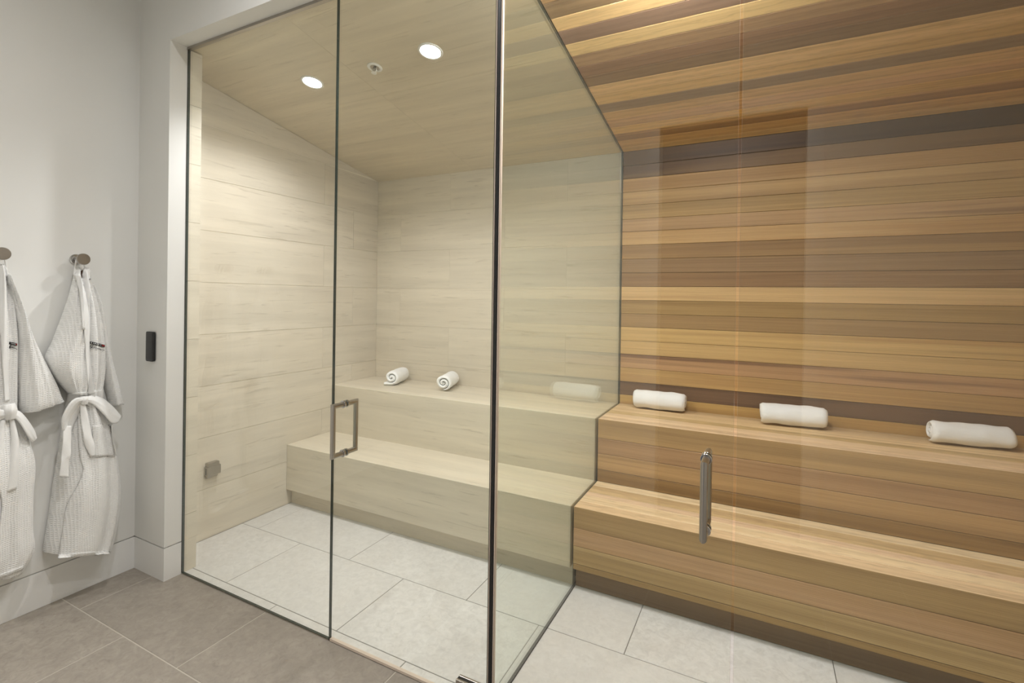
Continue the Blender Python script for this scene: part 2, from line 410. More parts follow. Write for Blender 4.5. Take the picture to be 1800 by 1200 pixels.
CT = [((192, 152, 98), None, .5), ((184, 142, 88), None, .5), ((150, 112, 68), (184, 142, 92), .56), ((196, 154, 94), None, .5), ((186, 146, 104), None, .5),
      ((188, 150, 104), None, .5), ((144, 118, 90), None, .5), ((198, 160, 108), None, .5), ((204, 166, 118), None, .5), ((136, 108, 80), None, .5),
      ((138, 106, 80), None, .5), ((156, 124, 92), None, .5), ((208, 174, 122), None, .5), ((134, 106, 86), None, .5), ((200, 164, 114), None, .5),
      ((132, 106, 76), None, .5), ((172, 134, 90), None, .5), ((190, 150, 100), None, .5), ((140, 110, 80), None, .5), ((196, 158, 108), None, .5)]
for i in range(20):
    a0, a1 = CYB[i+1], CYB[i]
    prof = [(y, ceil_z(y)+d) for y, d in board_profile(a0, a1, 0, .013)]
    a, b, st = CT[i]; bounce_lift = lambda c: tuple(min(250, v*1.15) for v in c)  # ceiling boards lightened in colour, standing in for missing bounce light
    tone(prism('plank', prof, 0, .007, XR, WOOD, sc_), bounce_lift(a), bounce_lift(b) if b else None, st)
wsr = box('wall_sauna_right', (XR, 0, 0), (XR+.1, YB+.014, 2.62), DARK); struct(wsr, 'cedar side wall at the far right end of the sauna', 'wall')
for i in range(31):
    z0, z1 = i*.083+.0008, (i+1)*.083-.0008
    # board runs along its own x axis, turned to lie along the depth of the room; top cut to the sloping ceiling
    ya, yb = .002, YB-.002
    cut = lambda y: ceil_z(y)-.001
    if cut(ya) <= z0: break
    yt = min(yb, YB-(z0-ZB)/SL) if cut(yb) < z0 else yb          # where the ceiling meets the lower edge
    pr = [(ya, z0), (yt, z0), (yt, min(z1, max(z0, cut(yt))))]
    if cut(ya) > z1 and cut(yt) < z1: pr.append((YB-(z1+.001-ZB)/SL, z1))
    pr.append((ya, min(z1, cut(ya))))
    n_ = len(pr); vs = [(y, d, z) for d in (-XR, -XR+.012) for y, z in pr]
    fs = [tuple(range(n_)), tuple(range(2*n_-1, n_-1, -1))] + [(k, (k+1) % n_, n_+(k+1) % n_, n_+k) for k in range(n_)]
    o = mesh('plank', vs, fs, WOOD, wsr); o.rotation_euler.z = math.pi/2; tone(o, *WT[(i*7) % 19])

# ------------------------------------------------------------------ benches
sbn = empty('stone_bench', (-.97, 1.1, 0)); Minv = sbn.location.copy()
def child_of(o, e): o.parent = e; o.matrix_parent_inverse = Matrix.Translation(-e.location); return o
tag(sbn, 'two tier cream limestone bench in the steam room', 'bench')
child_of(box('lower_tier', (XL+.001, Y1, HT), (-.008, Y2+.05, H1), STONE_X, None, .002), sbn)
child_of(box('upper_tier', (XL+.001, Y2, H1-.05), (-.008, YB-.001, H2), STONE_X, None, .002), sbn)
child_of(box('toe_kick', (XL+.001, Y0, 0), (-.008, Y0+.03, HT+.002), STONE_X, None, .001), sbn)
wbn = empty('wooden_bench', (1.1, 1.1, 0)); tag(wbn, 'two tier cedar board bench in the sauna', 'bench')
def bb(name, prof, axis, tn):
    o = prism(name, prof, axis, .008, XR-.014, WOOD); child_of(o, wbn); tone(o, *tn); return o
ux = [Y2+.0, 1.197, 1.287, 1.354, 1.437, 1.515, YB-.002]
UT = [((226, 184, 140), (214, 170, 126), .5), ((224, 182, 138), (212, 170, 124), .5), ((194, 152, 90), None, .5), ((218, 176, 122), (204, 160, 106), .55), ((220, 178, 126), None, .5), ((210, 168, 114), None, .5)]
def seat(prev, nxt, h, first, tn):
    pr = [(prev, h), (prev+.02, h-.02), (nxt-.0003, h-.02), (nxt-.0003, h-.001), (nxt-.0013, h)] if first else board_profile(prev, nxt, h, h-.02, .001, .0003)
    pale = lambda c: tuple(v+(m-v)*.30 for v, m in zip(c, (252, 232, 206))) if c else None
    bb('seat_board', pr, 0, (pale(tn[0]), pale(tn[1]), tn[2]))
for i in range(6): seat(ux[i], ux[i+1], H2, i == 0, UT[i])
lx = [Y1, .842, .919, .968, 1.058, Y2+.004]
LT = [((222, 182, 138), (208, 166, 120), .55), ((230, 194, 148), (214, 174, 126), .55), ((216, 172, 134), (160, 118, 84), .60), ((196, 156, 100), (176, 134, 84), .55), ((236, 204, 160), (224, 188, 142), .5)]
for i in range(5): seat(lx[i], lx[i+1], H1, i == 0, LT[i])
def fb(name, z0, z1, f, tn, th=.02, mitre=False):
    pr = [(y, z) for z, y in board_profile(z0, z1, f, f+th)]
    if mitre: pr = [(f, z1), (f, z0+.0024), (f+.0018, z0+.0006), (f+th, z0+.0006), (f+th, z1-th)]
    bb(name, pr, 0, tn)
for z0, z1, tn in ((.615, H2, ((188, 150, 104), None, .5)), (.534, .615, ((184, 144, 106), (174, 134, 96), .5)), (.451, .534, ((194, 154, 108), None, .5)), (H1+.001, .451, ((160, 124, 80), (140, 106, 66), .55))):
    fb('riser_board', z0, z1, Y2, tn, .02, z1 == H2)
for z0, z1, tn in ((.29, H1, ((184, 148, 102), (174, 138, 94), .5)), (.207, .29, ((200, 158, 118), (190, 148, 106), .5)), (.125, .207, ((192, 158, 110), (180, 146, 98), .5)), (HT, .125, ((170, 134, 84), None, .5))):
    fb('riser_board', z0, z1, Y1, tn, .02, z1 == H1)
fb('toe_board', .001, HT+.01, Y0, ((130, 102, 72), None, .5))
o = box('carcass', (.01, Y1+.07, .02), (XR-.016, YB-.004, H1-.022), DARK); child_of(o, wbn)
o = box('carcass', (.01, Y2+.022, H1-.02), (XR-.016, YB-.004, H2-.022), DARK); child_of(o, wbn)

# ------------------------------------------------------------------ glass front, doors, partition
def pane(name, prof, axis, a, b, edge=EDGE):
    o = prism(name, prof, axis, a, b, [GLASS, edge])
    for p in o.data.polygons:
        if abs(p.normal[axis]) < .9: p.material_index = 1
    return o
G = .005
ZT = ZH-.010
p1 = pane('window_1', [(XJ+.0026, .006), (XD1-.002, .006), (XD1-.002, ZT), (XJ+.0026, ZT)], 1, -G, G)
struct(p1, 'fixed clear glass panel left of the steam room door', 'glass panel')
o = box('channel', (XJ, -.006, .0), (XD1, .006, .005), STEEL, p1); o = box('channel', (XJ, -.009, ZH-.012), (XD1, .009, ZH), STEEL, p1)
o = box('channel', (XJ, -.006, .005), (XJ+.0025, .006, ZH-.012), DARK, p1)
dr1 = pane('door_1', [(XD1+.002, .010), (-.013, .010), (-.013, ZT), (XD1+.002, ZT)], 1, -G, G)
struct(dr1, 'clear glass door of the steam room with square pull', 'glass door')
o = box('bottom_sweep', (XD1+.004, -.006, .002), (-.014, .006, .011), EDGE_L, dr1)
o = box('edge_seal', (XD1-.0015, -.0055, .010), (XD1+.0015, .0055, ZT), EDGE, dr1)
pt = pane('window_2', [(.010, .002), (YB, .002), (YB, ceil_z(YB)-.002), (.010, ceil_z(.01)-.002)], 0, -G, G)
struct(pt, 'clear glass partition between the steam room and the sauna', 'glass partition')
o = box('floor_seal', (-.006, .01, .0), (.006, Y0, .004), DARK, pt)
o = box('hinge_seal', (-.0045, -.006, .004), (.0060, .009, ZT), BLACK, pt)
o['label'] = 'black vertical seal where the glass panels meet'
o = box('clear_strip', (-.0105, -.005, .004), (-.0085, .004, ZT), EDGE_L, pt); o = box('clear_strip', (.0080, -.005, .004), (.0110, .004, ZT), EDGE_L, pt)
dr2 = pane('door_2', [(.013, .010), (XD2-.005, .010), (XD2-.005, ZT), (.013, ZT)], 1, -G, G, EDGE_L)
struct(dr2, 'clear glass door of the sauna with square pull', 'glass door')
o = box('bottom_sweep', (.014, -.006, .002), (XD2-.006, .006, .011), EDGE_L, dr2)
p3 = pane('window_3', [(XD2+.003, .006), (XR, .006), (XR, ZT), (XD2+.003, ZT)], 1, -G, G, EDGE_L)
struct(p3, 'fixed clear glass panel right of the sauna door', 'glass panel')
o = box('channel', (XD2, -.008, .0), (XR, .008, .006), DARK, p3); o = box('channel', (XD2, -.009, ZH-.012), (XR, .009, ZH), STEEL, p3)
wfr = box('wall_front_right', (XR, -D, 0), (XRW+T, 0, ZH), PAINT); struct(wfr, 'white wall at the right end of the glass front', 'wall')

def pull(parent, x):
    r, d, z0, z1 = .0095, .058, .743, .931
    h = tube('pull_handle', [(x, G, z0), (x, -d, z0), (x, -d, z1), (x, G, z1)], r, STEEL, parent, 24); h['label'] = 'brushed nickel square pull, outer side'
    h2 = tube('pull_handle', [(x, -G, z0), (x, d, z0), (x, d, z1), (x, -G, z1)], r, STEEL, parent, 24); h2['label'] = 'brushed nickel square pull, inner side'
    for z in (z0, z1):
        for s, hh in ((-1, h), (1, h2)):
            lathe('collar', [(.0135, 0), (.0145, .001), (.0145, .006), (.0135, .007)], CHROME, hh, 28, (x, s*G, z), (0, s, 0))
    for s, hh in ((-1, h), (1, h2)):
        lathe('set_screw', [(.002, 0), (.0018, .0006)], CHROME, hh, 10, (x+.0092, s*d, z0+.016), (1, 0, 0))
pull(dr1, -.657); pull(dr2, .643)
for x0, x1, par in ((-.126, -.014, dr1), (.016, .128, dr2)):
    hg = box('pivot_hinge', (x0, -.014, .012), (x1, -.0055, .072), STEEL, par, .002, 2); hg['label'] = 'brushed nickel pivot hinge clamped on the door corner'
    box('clamp_plate', (x0, .0055, .012), (x1, .014, .072), STEEL, hg, .002, 2)
    box('gasket', (x0+.001, -.0055, .012), (x1-.001, .0055, .0705), BLACK, hg)
    lathe('pivot_pin', [(.009, 0), (.009, .012)], CHROME, hg, 16, ((x0+x1)/2, 0, 0), (0, 0, 1))

# ------------------------------------------------------------------ lamps
def downlight(x, y, zf, label, group, watts, col, slope=True, cone=146, blend=.62, r=.057):
    z = zf(y); e = empty('downlight', (x, y, z)); tag(e, label, 'downlight', group)
    n = Vector((0, -SL, -1)).normalized() if slope else Vector((0, 0, -1))
    child_of(lathe('trim_ring', [(r-.012, -.002), (r-.010, .004), (r-.002, .004), (r, .001), (r, -.002)], PLASTIC, None, 40, (x, y, z), n), e)
    child_of(lathe('lens', [(r-.0125, -.004), (r-.0125, .0015), (r-.02, .0025)], LENS, None, 40, (x, y, z), n), e)
    ld = bpy.data.lights.new('lamp', 'SPOT'); ld.energy = watts; ld.color = col; ld.spot_size = math.radians(cone); ld.spot_blend = blend; ld.shadow_soft_size = .03
    lo = bpy.data.objects.new('lamp', ld); C.objects.link(lo); lo.location = Vector((x, y, z)) + n*.012; child_of(lo, e)
    return e
downlight(-1.331, .407, ceil_z, 'lit recessed downlight in stone ceiling, further from the glass partition', None, STEAM_W, STEAM_C)
downlight(-.579, .407, ceil_z, 'lit recessed downlight in stone ceiling, nearer to the glass partition', None, STEAM_W, STEAM_C)
def fill_globe(x, y, label, watts, col, r=.05):  # added fill source out of view, brightens the cedar ceiling
    z = ceil_z(y); e = empty('fill_globe', (x, y, z)); tag(e, label, 'lamp')
    child_of(lathe('base', [(.055, -.004), (.055, .018), (.040, .030), (.028, .034)], PLASTIC, None, 32, (x, y, z), (0, 0, -1)), e)
    prof = [(max(.002, r*math.sin(a)), .078-r*math.cos(a)) for a in [math.pi*k/14 for k in range(15)]]
    m = emit_mat('opal fill globe', col, watts/(4*math.pi**2*r*r))
    child_of(lathe('globe', prof, m, None, 28, (x, y, z), (0, 0, -1)), e)
fill_globe(.50, .10, 'added out-of-view opal fill globe brightening the cedar ceiling', FILL_GLOBE_W, SAUNA_C)
downlight(.34, .27, ceil_z, 'recessed downlight in cedar ceiling nearer the glass partition', None, SAUNA_W, SAUNA_C, True, 136)
downlight(.98, .27, ceil_z, 'recessed downlight in cedar ceiling further from the glass partition', None, SAUNA_W*.65, SAUNA_C, True, 136)
for x, y, t in ((-.50, -.64, 'nearer the bathrobes'), (.75, -.66, 'further from the bathrobes')):
    downlight(x, y, lambda y: ZC, 'recessed downlight in the outer room ceiling '+t, None, ROOM_W, ROOM_C, False, 150, 1.0)

sp = empty('fire_sprinkler', (-.915, .416, ceil_z(.416))); tag(sp, 'small white fire sprinkler between the two ceiling lights', 'sprinkler')
n = Vector((0, -SL, -1)).normalized(); O = (-.915, .416, ceil_z(.416))
child_of(lathe('escutcheon', [(.036, -.002), (.036, .003), (.033, .005), (.024, .005), (.020, -.001)], PLASTIC, None, 36, O, n), sp)
child_of(lathe('cup', [(.021, -.001), (.021, .0015)], STEEL, None, 28, O, n), sp)
child_of(lathe('head', [(.008, 0), (.008, .012), (.005, .016), (.004, .024)], STEEL, None, 18, O, n), sp)
for s in (-1, 1):
    P = Vector(O); child_of(tube('frame_arm', [P+Vector((s*.008, 0, -.006)), P+Vector((s*.011, 0, -.018)), P+Vector((0, 0, -.030))], .0022, PLASTIC, None, 10), sp)
child_of(lathe('deflector', [(.004, .028), (.013, .030), (.013, .0315), (.003, .032)], PLASTIC, None, 24, O, n), sp)

# ------------------------------------------------------------------ small fittings
sh = empty('steam_outlet', (XL, .276, .36)); tag(sh, 'chrome steam outlet box on the limestone wall', 'steam outlet')
child_of(box('body', (XL, .238, .352), (XL+.034, .312, .400), STEEL, None, .002, 1), sh)
child_of(box('aroma_cup', (XL, .244, .398), (XL+.030, .306, .420), STEEL, None, .002, 1), sh)
child_of(box('slot', (XL+.014, .2372, .358), (XL+.020, .2385, .394), BLACK), sh)
child_of(box('spout', (XL, .244, .336), (XL+.018, .304, .354), STEEL, None, .002, 1), sh)
kp = box('wall_keypad', (-1.852, -D-.014, 1.022), (-1.785, -D, 1.162), KEYPAD, None, .011, 4)
kp.data.polygons.foreach_set('use_smooth', [True]*len(kp.data.polygons)); tag(kp, 'black rounded control keypad on the white wall return', 'keypad')
md = kp.modifiers.new('sharp', 'EDGE_SPLIT'); md.split_angle = math.radians(50)

# ------------------------------------------------------------------ rolled towels
def towel(label, front, direction, length, R, seed, flap=0.0, turns=2.4, group=None):
    rnd = random.Random(seed)
    ax = Vector((direction[0], direction[1], 0)).normalized(); u = Vector((-ax.y, ax.x, 0)); v = Vector((0, 0, 1))
    e = empty('rolled_towel', (front[0], front[1], H2)); tag(e, label, 'towel', group)
    nth = int(turns*30); p = (R-.006)/turns; th = p*.80; a_end = -math.pi/2
    path = []
    for k in range(nth+1):
        ang = a_end - (turns - k/30)*2*math.pi
        r = .006 + p*(k/30) - th/2
        path.append((Vector((math.cos(ang)*r, math.sin(ang)*r)), Vector((math.cos(ang), math.sin(ang))), k))
    if flap:
        base, nn, _ = path[-1]
        for k in range(1, 8): path.append((base + Vector((flap*k/7, -.0)), Vector((0, -1)), nth+k))
    NL = 22; vs = []; fs = []; ph = rnd.random()*9
    K = len(path)
    for side in (1, -1):
        for c, nn, k in path:
            for j in range(NL+1):
                f = j/NL; t = f*length
                ed = min(f, 1-f)*length
                half = th/2*min(1, math.sqrt(max(0, 1-(1-min(1, ed/.008))**2))+.25)
                if not flap: half *= min(1, .25+(nth-k)/8)
                rnd_in = 1-.07*max(0, 1-ed/.018)**2
                q = c*rnd_in + nn*half*side
                tele = math.sin(k*.21+ph)*.0025*(1 if f > .5 else -1)
                w = Vector((q.x*1.02, q.y*.95))
                pos = Vector((0, 0, 0)) + ax*(t + tele*abs(2*f-1)) + u*w.x + v*(w.y + R*.95)
                nz = noise.noise(Vector((t*16+ph, w.x*22, w.y*22)))*.0050
                pos += (u*nn.x+v*nn.y)*nz*(1 if side == 1 and k > nth-32 else .3)
                pos.z = max(pos.z, .0008)
                vs.append(Vector((front[0], front[1], H2)) + pos)
    idx = lambda s, k, j: s*K*(NL+1) + k*(NL+1) + j
    for k in range(K-1):
        for j in range(NL):
            fs.append((idx(0, k, j), idx(0, k, j+1), idx(0, k+1, j+1), idx(0, k+1, j)))
            fs.append((idx(1, k, j), idx(1, k+1, j), idx(1, k+1, j+1), idx(1, k, j+1)))
        fs.append((idx(0, k, 0), idx(0, k+1, 0), idx(1, k+1, 0), idx(1, k, 0)))
        fs.append((idx(0, k, NL), idx(1, k, NL), idx(1, k+1, NL), idx(0, k+1, NL)))
    for k in (0, K-1):
        for j in range(NL): fs.append((idx(0, k, j), idx(0, k, j+1), idx(1, k, j+1), idx(1, k, j)))
    child_of(mesh('roll', vs, fs, TOWEL, None, True), e)
    # woven hem band near the loose end
    return e
towel('white rolled towel with loose flap, far left on the stone bench', (-1.548, 1.300), (-.33, .94), .235, .060, 1, flap=.055, turns=2.1)
towel('white rolled towel on the stone bench, nearer the glass partition', (-1.115, 1.312), (-.33, .94), .235, .061, 2)
towel('white rolled towel on the cedar bench, closest to the glass partition', (.112, 1.504), (1, .0), .285, .062, 3)
towel('middle one of three white rolled towels on the cedar bench', (.770, 1.466), (1, .075), .292, .063, 4)
towel('white rolled towel on the cedar bench, furthest from the glass partition', (1.458, 1.470), (1, .085), .288, .059, 5)

# ------------------------------------------------------------------ bathrobes on hooks
def smoothrows(rows, sub):
    out = []; n = len(rows)
    for i in range(n-1):
        p0, p1, p2, p3 = rows[max(0, i-1)], rows[i], rows[i+1], rows[min(n-1, i+2)]
        for s in range(sub):
            t = s/sub
            out.append(tuple(.5*((2*b)+(c-a)*t+(2*a-5*b+4*c-d)*t*t+(3*b-a-3*c+d)*t**3) for a, b, c, d in zip(p0, p1, p2, p3)))
    out.append(tuple(rows[-1])); return out
def loft(name, rows, mat, root, folds=(), sub=6, NR=56, back=.2):
    # rows: left px, left py, right px, right py, base distance from the wall, puff depth
    rows = [tuple(r)+(0,)*(7-len(r)) for r in rows]
    rs = smoothrows(rows, sub); vs, fs = [], []
    for i, (lx_, ly_, rx_, ry_, xb, dp, tilt) in enumerate(rs):
        a = on_plane(lx_, ly_, 0, XW+xb+.3*dp); b = on_plane(rx_, ry_, 0, XW+xb+.3*dp)
        v = i/(len(rs)-1)
        for k in range(NR):
            t = 2*math.pi*k/NR; s = math.cos(t); q = math.sin(t)
            pnt = a.lerp(b, .5+.5*s)
            x = xb + tilt*s + dp*(abs(q)**.75 if q > 0 else -back*abs(q)**.8)
            if q > 0:
                for amp, fr, ph, dr in folds:
                    x += amp*math.sin(fr*s+ph+dr*v*6.28)*q**.5*min(1, dp/.05)
                x += noise.noise(Vector((pnt.y*9, pnt.z*5, xb*40)))*.010*q*min(1, dp/.04)
            vs.append(Vector((XW+max(.004, x), pnt.y, pnt.z)))
    for i in range(len(rs)-1):
        for k in range(NR): fs.append((i*NR+k, i*NR+(k+1) % NR, (i+1)*NR+(k+1) % NR, (i+1)*NR+k))
    fs += [tuple(range(NR)), tuple(range(len(rs)*NR-1, (len(rs)-1)*NR-1, -1))]
    return child_of(mesh(name, vs, fs, mat, None, True), root)
def bvh_of(objs):
    vs, fs = [], []
    for o in objs:
        b = len(vs); vs += [v.co.copy() for v in o.data.vertices]; fs += [tuple(b+i for i in p.vertices) for p in o.data.polygons]
    return BVHTree.FromPolygons(vs, fs)
def drape(name, rows, mat, root, on, off=.004, th=.004, sub=6, NU=10):
    # a thin strip of cloth lying on the surfaces below it; rows: left px, left py, right px, right py
    bv = bvh_of(on); rs = smoothrows(rows, sub); g = []
    for r in rs:
        line = []
        for k in range(NU+1):
            f = k/NU; px = r[0]+(r[2]-r[0])*f; py = r[1]+(r[3]-r[1])*f
            d = (rt*((px-900)/F_PX) - up*((py-CY_PX)/F_PX) + fw).normalized()
            hit, nrm, _, dist = bv.ray_cast(CAM, d)
            if hit is None: line.append(None)
            else: line.append(hit - d*off)
        good = [p for p in line if p is not None]
        xm = good[0].x if good else XW+.04
        for k in range(NU+1):
            if line[k] is None:
                f = k/NU; line[k] = on_plane(r[0]+(r[2]-r[0])*f, r[1]+(r[3]-r[1])*f, 0, xm)
        g.append(line)
    vs, fs = [], []; W = NU+1; n = len(g)
    for lay in (0, 1):
        for line in g:
            for p in line: vs.append(p - Vector((th*lay, 0, 0)))
    I = lambda l, i, k: l*n*W + i*W + k
    for i in range(n-1):
        for k in range(NU):
            fs.append((I(0, i, k), I(0, i, k+1), I(0, i+1, k+1), I(0, i+1, k))); fs.append((I(1, i, k), I(1, i+1, k), I(1, i+1, k+1), I(1, i, k+1)))
        fs.append((I(0, i, 0), I(0, i+1, 0), I(1, i+1, 0), I(1, i, 0))); fs.append((I(0, i, NU), I(1, i, NU), I(1, i+1, NU), I(0, i+1, NU)))
    for i in (0, n-1):
        for k in range(NU): fs.append((I(0, i, k), I(0, i, k+1), I(1, i, k+1), I(1, i, k)))
    return child_of(mesh(name, vs, fs, mat, None, True), root)

def hook(px, py, label):
    w0 = on_plane(px, py, 0, XW); e = empty('robe_hook', w0); tag(e, label, 'hook', None)
    child_of(lathe('wall_plate', [(.024, 0), (.024, .006), (.021, .009), (.010, .010)], CHROME, None, 32, w0, (1, 0, 0)), e)
    child_of(lathe('post', [(.008, .006), (.008, .060)], CHROME, None, 20, w0, (1, 0, 0)), e)
    child_of(lathe('knob', [(.010, .054), (.023, .060), (.025, .063), (.025, .069), (.023, .071)], STEEL, None, 36, w0, (1, 0, 0)), e)
    return w0
hB = hook(133.5, 456, 'chrome robe hook holding the fully visible bathrobe')
hA = hook(-8, 446.5, 'chrome robe hook at the left picture edge')

def logo(root, on, x0, y0, x1, y1, sk):
    lg = drape('embroidered_logo', [(x0, y0, x1, y1), (x0-.3, y0+4.2, x1-.3, y1+4.2)], INK, root, on, .006, .001, 2, 12)
    lg['label'] = 'black embroidered bar with a script line below'
    dx = (x1-x0)
    r = drape('logo_red_end', [(x0+dx*.80, y0+(y1-y0)*.80+.6, x1-.4, y1+.6), (x0+dx*.80, y0+(y1-y0)*.80+3.4, x1-.6, y1+3.4)], INKR, lg, on, .0068, .001, 2, 3)
    for a, b in ((.10, .15), (.24, .27), (.33, .40), (.46, .49), (.55, .60), (.66, .69), (.73, .77)):
        drape('logo_letter', [(x0+dx*a, y0+(y1-y0)*a+1.2, x0+dx*b, y0+(y1-y0)*b+1.2), (x0+dx*a, y0+(y1-y0)*a+2.9, x0+dx*b, y0+(y1-y0)*b+2.9)], ROBE_S, lg, on, .0068, .001, 1, 2)
    # script: a loop initial, then a flat wavy run
    pts = [(.02, 9.0), (.0, 11.5), (.08, 12.4), (.16, 9.4), (.22, 6.4), (.15, 5.8), (.05, 8.6), (.12, 10.6), (.26, 11.0), (.32, 9.9), (.38, 11.2), (.45, 10.4), (.52, 11.5), (.60, 10.9), (.70, 11.8), (.82, 12.2), (.97, 13.0)]
    bv = bvh_of(on); P = []
    for a, dy in smoothrows(pts, 3):
        px, py = x0+dx*a, y0+(y1-y0)*a*.5+dy*sk
        d = (rt*((px-900)/F_PX) - up*((py-CY_PX)/F_PX) + fw).normalized(); h = bv.ray_cast(CAM, d)[0]
        if h: P.append(h-d*.005)
    if len(P) > 2: child_of(tube('logo_script', P, .0009, INK, None, 6), root).parent = lg

def loop_strap(root, h):
    # goes over the post of the hook and down to both sides of the collar
    pts = [h+Vector((.036+.0*t, r*math.sin(t)*1.0, z)) for t, r, z in ((-1.2, .022, -.070), (-1.2, .017, -.030), (-1.2, .0135, -.002), (-.6, .0135, .0105), (0, .01, .0138), (.6, .0135, .0105), (1.2, .0135, -.002), (1.2, .019, -.030), (1.2, .024, -.070))]
    return child_of(tube('hanging_loop', pts, .0032, ROBE_S, None, 10), root)

# ---- the robe seen whole
rb = empty('bathrobe', (XW+.05, hB.y, .26)); tag(rb, 'white waffle bathrobe hanging whole between the other robe and the keypad', 'bathrobe')
body = loft('body', [(136, 474, 156, 472, .026, .024), (131, 490, 160, 488, .022, .040), (128, 515, 167, 512, .016, .055), (124, 550, 178, 552, .014, .070), (120, 600, 185, 604, .014, .085),
    (117, 650, 186, 650, .014, .080), (121, 690, 181, 688, .014, .070), (120, 708, 182, 706, .014, .068), (114, 745, 193, 742, .014, .085), (107, 800, 204, 796, .014, .100), (98, 860, 212, 852, .014, .110),
    (91, 910, 209, 905, .014, .112), (83, 958, 200, 950, .014, .108), (81, 972, 194, 968, .014, .100)], ROBE, rb,
    folds=((.014, 4.2, .6, .35), (.009, 9.0, 1.7, -.3), (.003, 17, .3, .4)))
slv = loft('sleeve', [(158, 498, 163, 500, .02, .03), (160, 518, 174, 528, .015, .05), (164, 545, 180, 548, .010, .06), (170, 590, 187, 590, .008, .06), (178, 640, 197, 640, .008, .055), (186, 680, 207, 677, .008, .05), (195, 713, 216, 709, .008, .045)], ROBE, rb,
    folds=((.006, 5, .2, .6),))
sll = loft('sleeve', [(132, 482, 140, 484, .05, .030), (124, 520, 150, 520, .045, .060), (111, 562, 156, 562, .035, .085), (96, 602, 157, 604, .03, .095), (84, 632, 156, 640, .028, .095), (98, 663, 154, 668, .032, .085), (123, 692, 150, 694, .045, .055)], ROBE, rb,
    folds=((.007, 4.5, 1.1, .5), (.004, 11, .4, 1.2), (.0025, 20, 0, .6)))
on = [body, sll, slv]
fp = drape('front_panel', [(139, 712, 181, 708), (138, 748, 192, 744), (141, 800, 203, 798), (147, 825, 208, 822), (138, 852, 210, 850), (129, 868, 210, 868), (117, 892, 209, 890), (111, 930, 204, 925), (105, 966, 196, 955), (103, 981, 193, 973)], ROBE, rb, on, .010, .007, 6, 20)
on2 = on+[fp]
drape('collar', [(149, 470, 158, 470), (144, 488, 160, 486), (143, 504, 160, 503), (145, 530, 159, 528), (148, 575, 158.5, 573), (151, 620, 158, 618), (154, 660, 162, 658), (155, 694, 166, 692)], ROBE_S, rb, on, .010, .008, 6, 8)
drape('collar', [(132, 472, 141, 470), (132, 482, 142, 480), (136, 496, 143, 494), (140, 512, 145, 510), (143, 540, 148, 538), (146, 580, 150, 578)], ROBE_S, rb, on, .012, .008, 6, 6)
drape('woven_label', [(142.2, 476, 146.4, 474), (142.4, 492, 145.0, 491)], BROWN, rb, on, .004, .002, 2, 3)
logo(rb, on, 157.5, 599.5, 184.5, 606.0, 1.0)
wb1 = drape('belt', [(119, 692, 182, 685), (119, 706, 182, 701)], ROBE_S, rb, on2, .008, .008, 6, 20)
kn = loft('belt_knot', [(142, 697, 155, 696, .10, .014), (140, 703, 156, 701, .10, .022), (142, 711, 154, 710, .10, .016)], ROBE_S, rb, ((.004, 5, .3, .6),))
FR = ((.0035, 3.4, .9, .4), (.0018, 8, .2, .6))
loft('bow_loop', [(151, 702, 151, 709, .100, .008), (164, 703, 161, 719, .088, .010, .004), (178, 708, 172, 739, .078, .010, .010), (192, 722, 184, 752, .070, .010, .012), (203, 737, 194, 748, .066, .008, .006)], ROBE_S, rb, FR)
loft('bow_loop', [(151, 698, 151, 706, .108, .008), (166, 695, 163, 711, .108, .012, .008), (185, 701, 179, 727, .104, .013, .014), (203, 716, 193, 742, .096, .012, .014), (214, 731, 206, 743, .088, .008, .004)], ROBE_S, rb, FR)
loft('bow_loop', [(147, 702, 147, 709, .100, .008), (136, 704, 143, 717, .090, .010, -.004), (124, 716, 138, 734, .080, .010, -.008), (113, 738, 132, 748, .076, .010, -.008), (112, 758, 126, 756, .074, .008)], ROBE_S, rb, FR)
loft('bow_loop', [(147, 699, 147, 706, .108, .008), (133, 699, 140, 711, .108, .012, -.008), (119, 709, 134, 723, .104, .013, -.014), (107, 733, 123, 740, .098, .012, -.012), (108, 756, 119, 757, .092, .008, -.004)], ROBE_S, rb, FR)
loft('belt_tail', [(111, 748, 126, 748, .092, .007), (110, 775, 126, 775, .106, .006, -.004), (109, 798, 124, 798, .112, .006, .004), (107, 812, 122, 812, .112, .006, -.003), (104, 837, 121, 839, .113, .006)], ROBE_S, rb, ((.003, 3.0, .4, .5),))
loft('belt_tail', [(141, 708, 150, 708, .10, .008), (143, 735, 155, 735, .110, .007, .004), (146, 765, 163, 765, .120, .007, -.004), (150, 782, 166, 782, .124, .007, .003), (159, 801, 167, 801, .126, .006)], ROBE_S, rb, ((.003, 3.0, .4, .5),))
drape('pocket', [(163, 748, 197, 746), (164, 770, 200, 770), (166, 803, 206, 801)], ROBE, rb, on2, .006, .004, 5, 12)
drape('hem', [(104.5, 974, 194, 967), (103, 981.5, 193, 974)], ROBE, rb, on2, .0025, .003, 3, 20)
loop_strap(rb, hB)

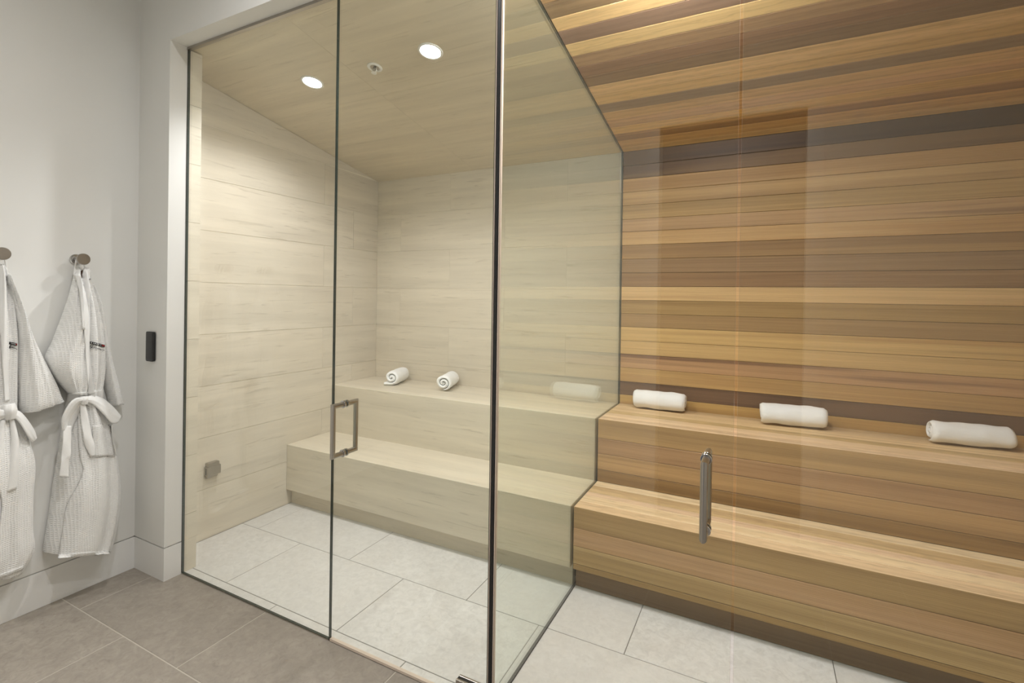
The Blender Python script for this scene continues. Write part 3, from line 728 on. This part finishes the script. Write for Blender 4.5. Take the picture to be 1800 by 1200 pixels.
# ---- the robe cut off by the picture edge
ra = empty('bathrobe', (XW+.05, hA.y, .24)); tag(ra, 'white waffle bathrobe cut off by the left picture edge', 'bathrobe')
body = loft('body', [(-9, 465, 6, 463, .026, .024), (-18, 482, 13, 478, .022, .045), (-30, 515, 22, 510, .016, .060), (-40, 560, 28, 556, .014, .080), (-48, 610, 31, 606, .014, .090), (-50, 660, 30, 660, .014, .085),
    (-42, 705, 29, 703, .014, .075), (-42, 722, 30, 720, .014, .072), (-50, 765, 47, 765, .014, .090), (-58, 815, 61, 812, .014, .105), (-62, 870, 58, 868, .014, .112), (-66, 930, 57, 925, .014, .112), (-70, 985, 60, 965, .014, .105), (-72, 1022, 38, 1004, .014, .098)], ROBE, ra,
    folds=((.014, 4.6, 1.6, .35), (.009, 8.0, .7, -.3), (.003, 17, .3, .4)))
slr = loft('sleeve', [(9, 482, 16, 480, .040, .030), (17, 510, 25, 508, .034, .050), (25, 545, 38, 540, .028, .065), (30, 590, 52, 578, .024, .075), (31, 640, 76, 628, .024, .080), (33, 685, 98, 672, .026, .082), (35, 712, 108, 697, .028, .080), (38, 726, 112, 704, .028, .072)], ROBE, ra,
    folds=((.007, 3.6, .4, .5), (.004, 9, 1.4, .8), (.0025, 18, 0, .6)))
sl2 = loft('sleeve', [(-26, 484, -14, 484, .045, .035), (-44, 545, -22, 550, .035, .065), (-70, 640, -28, 650, .028, .080), (-104, 712, -38, 735, .028, .070)], ROBE, ra, folds=((.007, 3.6, .4, .5),))
on = [body, slr, sl2]
fp = drape('front_panel', [(-4, 728, 30, 722), (-4, 790, 54, 785), (-2, 850, 58, 850), (4, 890, 57, 890), (-3, 940, 56, 930), (-6, 985, 60, 962), (-8, 1019, 40, 1001)], ROBE, ra, on, .010, .007, 6, 20)
on2 = on+[fp]
drape('collar', [(0, 466, 8, 466), (0, 490, 12, 488), (0, 520, 12, 518), (1, 570, 12, 568), (4, 630, 13, 628), (7, 670, 15, 668), (9, 706, 17, 704)], ROBE_S, ra, on, .010, .008, 6, 8)
drape('collar', [(-16, 468, -6, 466), (-18, 490, -4, 490), (-12, 530, 2, 528), (-4, 590, 8, 588)], ROBE_S, ra, on, .008, .008, 6, 8)
drape('woven_label', [(-1, 466, 3, 465), (-.5, 476, 2.5, 475)], BROWN, ra, on, .004, .002, 2, 3)
logo(ra, on, 16.5, 600.5, 30.5, 603.5, .9)
drape('belt', [(-42, 716, 31, 710), (-42, 731, 31, 725)], ROBE_S, ra, on2, .008, .008, 6, 20)
loft('belt_knot', [(6, 712, 27, 708, .10, .020), (4, 722, 30, 719, .10, .034), (8, 738, 26, 735, .10, .024)], ROBE_S, ra, ((.005, 5, .3, .6),))
loft('bow_loop', [(23, 724, 22, 738, .100, .008), (34, 730, 28, 752, .088, .010, .004), (46, 746, 34, 768, .078, .010, .010), (58, 766, 44, 778, .072, .008, .006)], ROBE_S, ra, FR)
loft('bow_loop', [(23, 721, 22, 733, .108, .008), (37, 723, 31, 741, .108, .012, .010), (51, 737, 41, 757, .104, .013, .014), (63, 757, 50, 771, .096, .012, .010), (65, 769, 56, 778, .090, .008)], ROBE_S, ra, FR)
loft('bow_loop', [(10, 721, 10, 734, .108, .008), (-4, 719, -2, 742, .108, .013, -.010), (-24, 725, -18, 755, .100, .013, -.012), (-40, 744, -32, 760, .09, .010)], ROBE_S, ra, FR)
loft('belt_tail', [(16, 735, 25, 735, .10, .012), (20, 770, 33, 770, .115, .012), (16, 815, 34, 812, .122, .014), (7, 866, 30, 858, .124, .012)], ROBE_S, ra, ((.003, 3.0, .4, .5),))
loft('belt_tail', [(0, 738, 10, 738, .10, .012), (-8, 790, 6, 790, .115, .012), (-14, 850, 2, 850, .122, .012)], ROBE_S, ra, ((.003, 3.0, .4, .5),))
drape('hem', [(-7, 1012, 41, 994), (-8, 1020, 40, 1002)], ROBE, ra, on2, .0025, .003, 3, 20)
loop_strap(ra, hA)
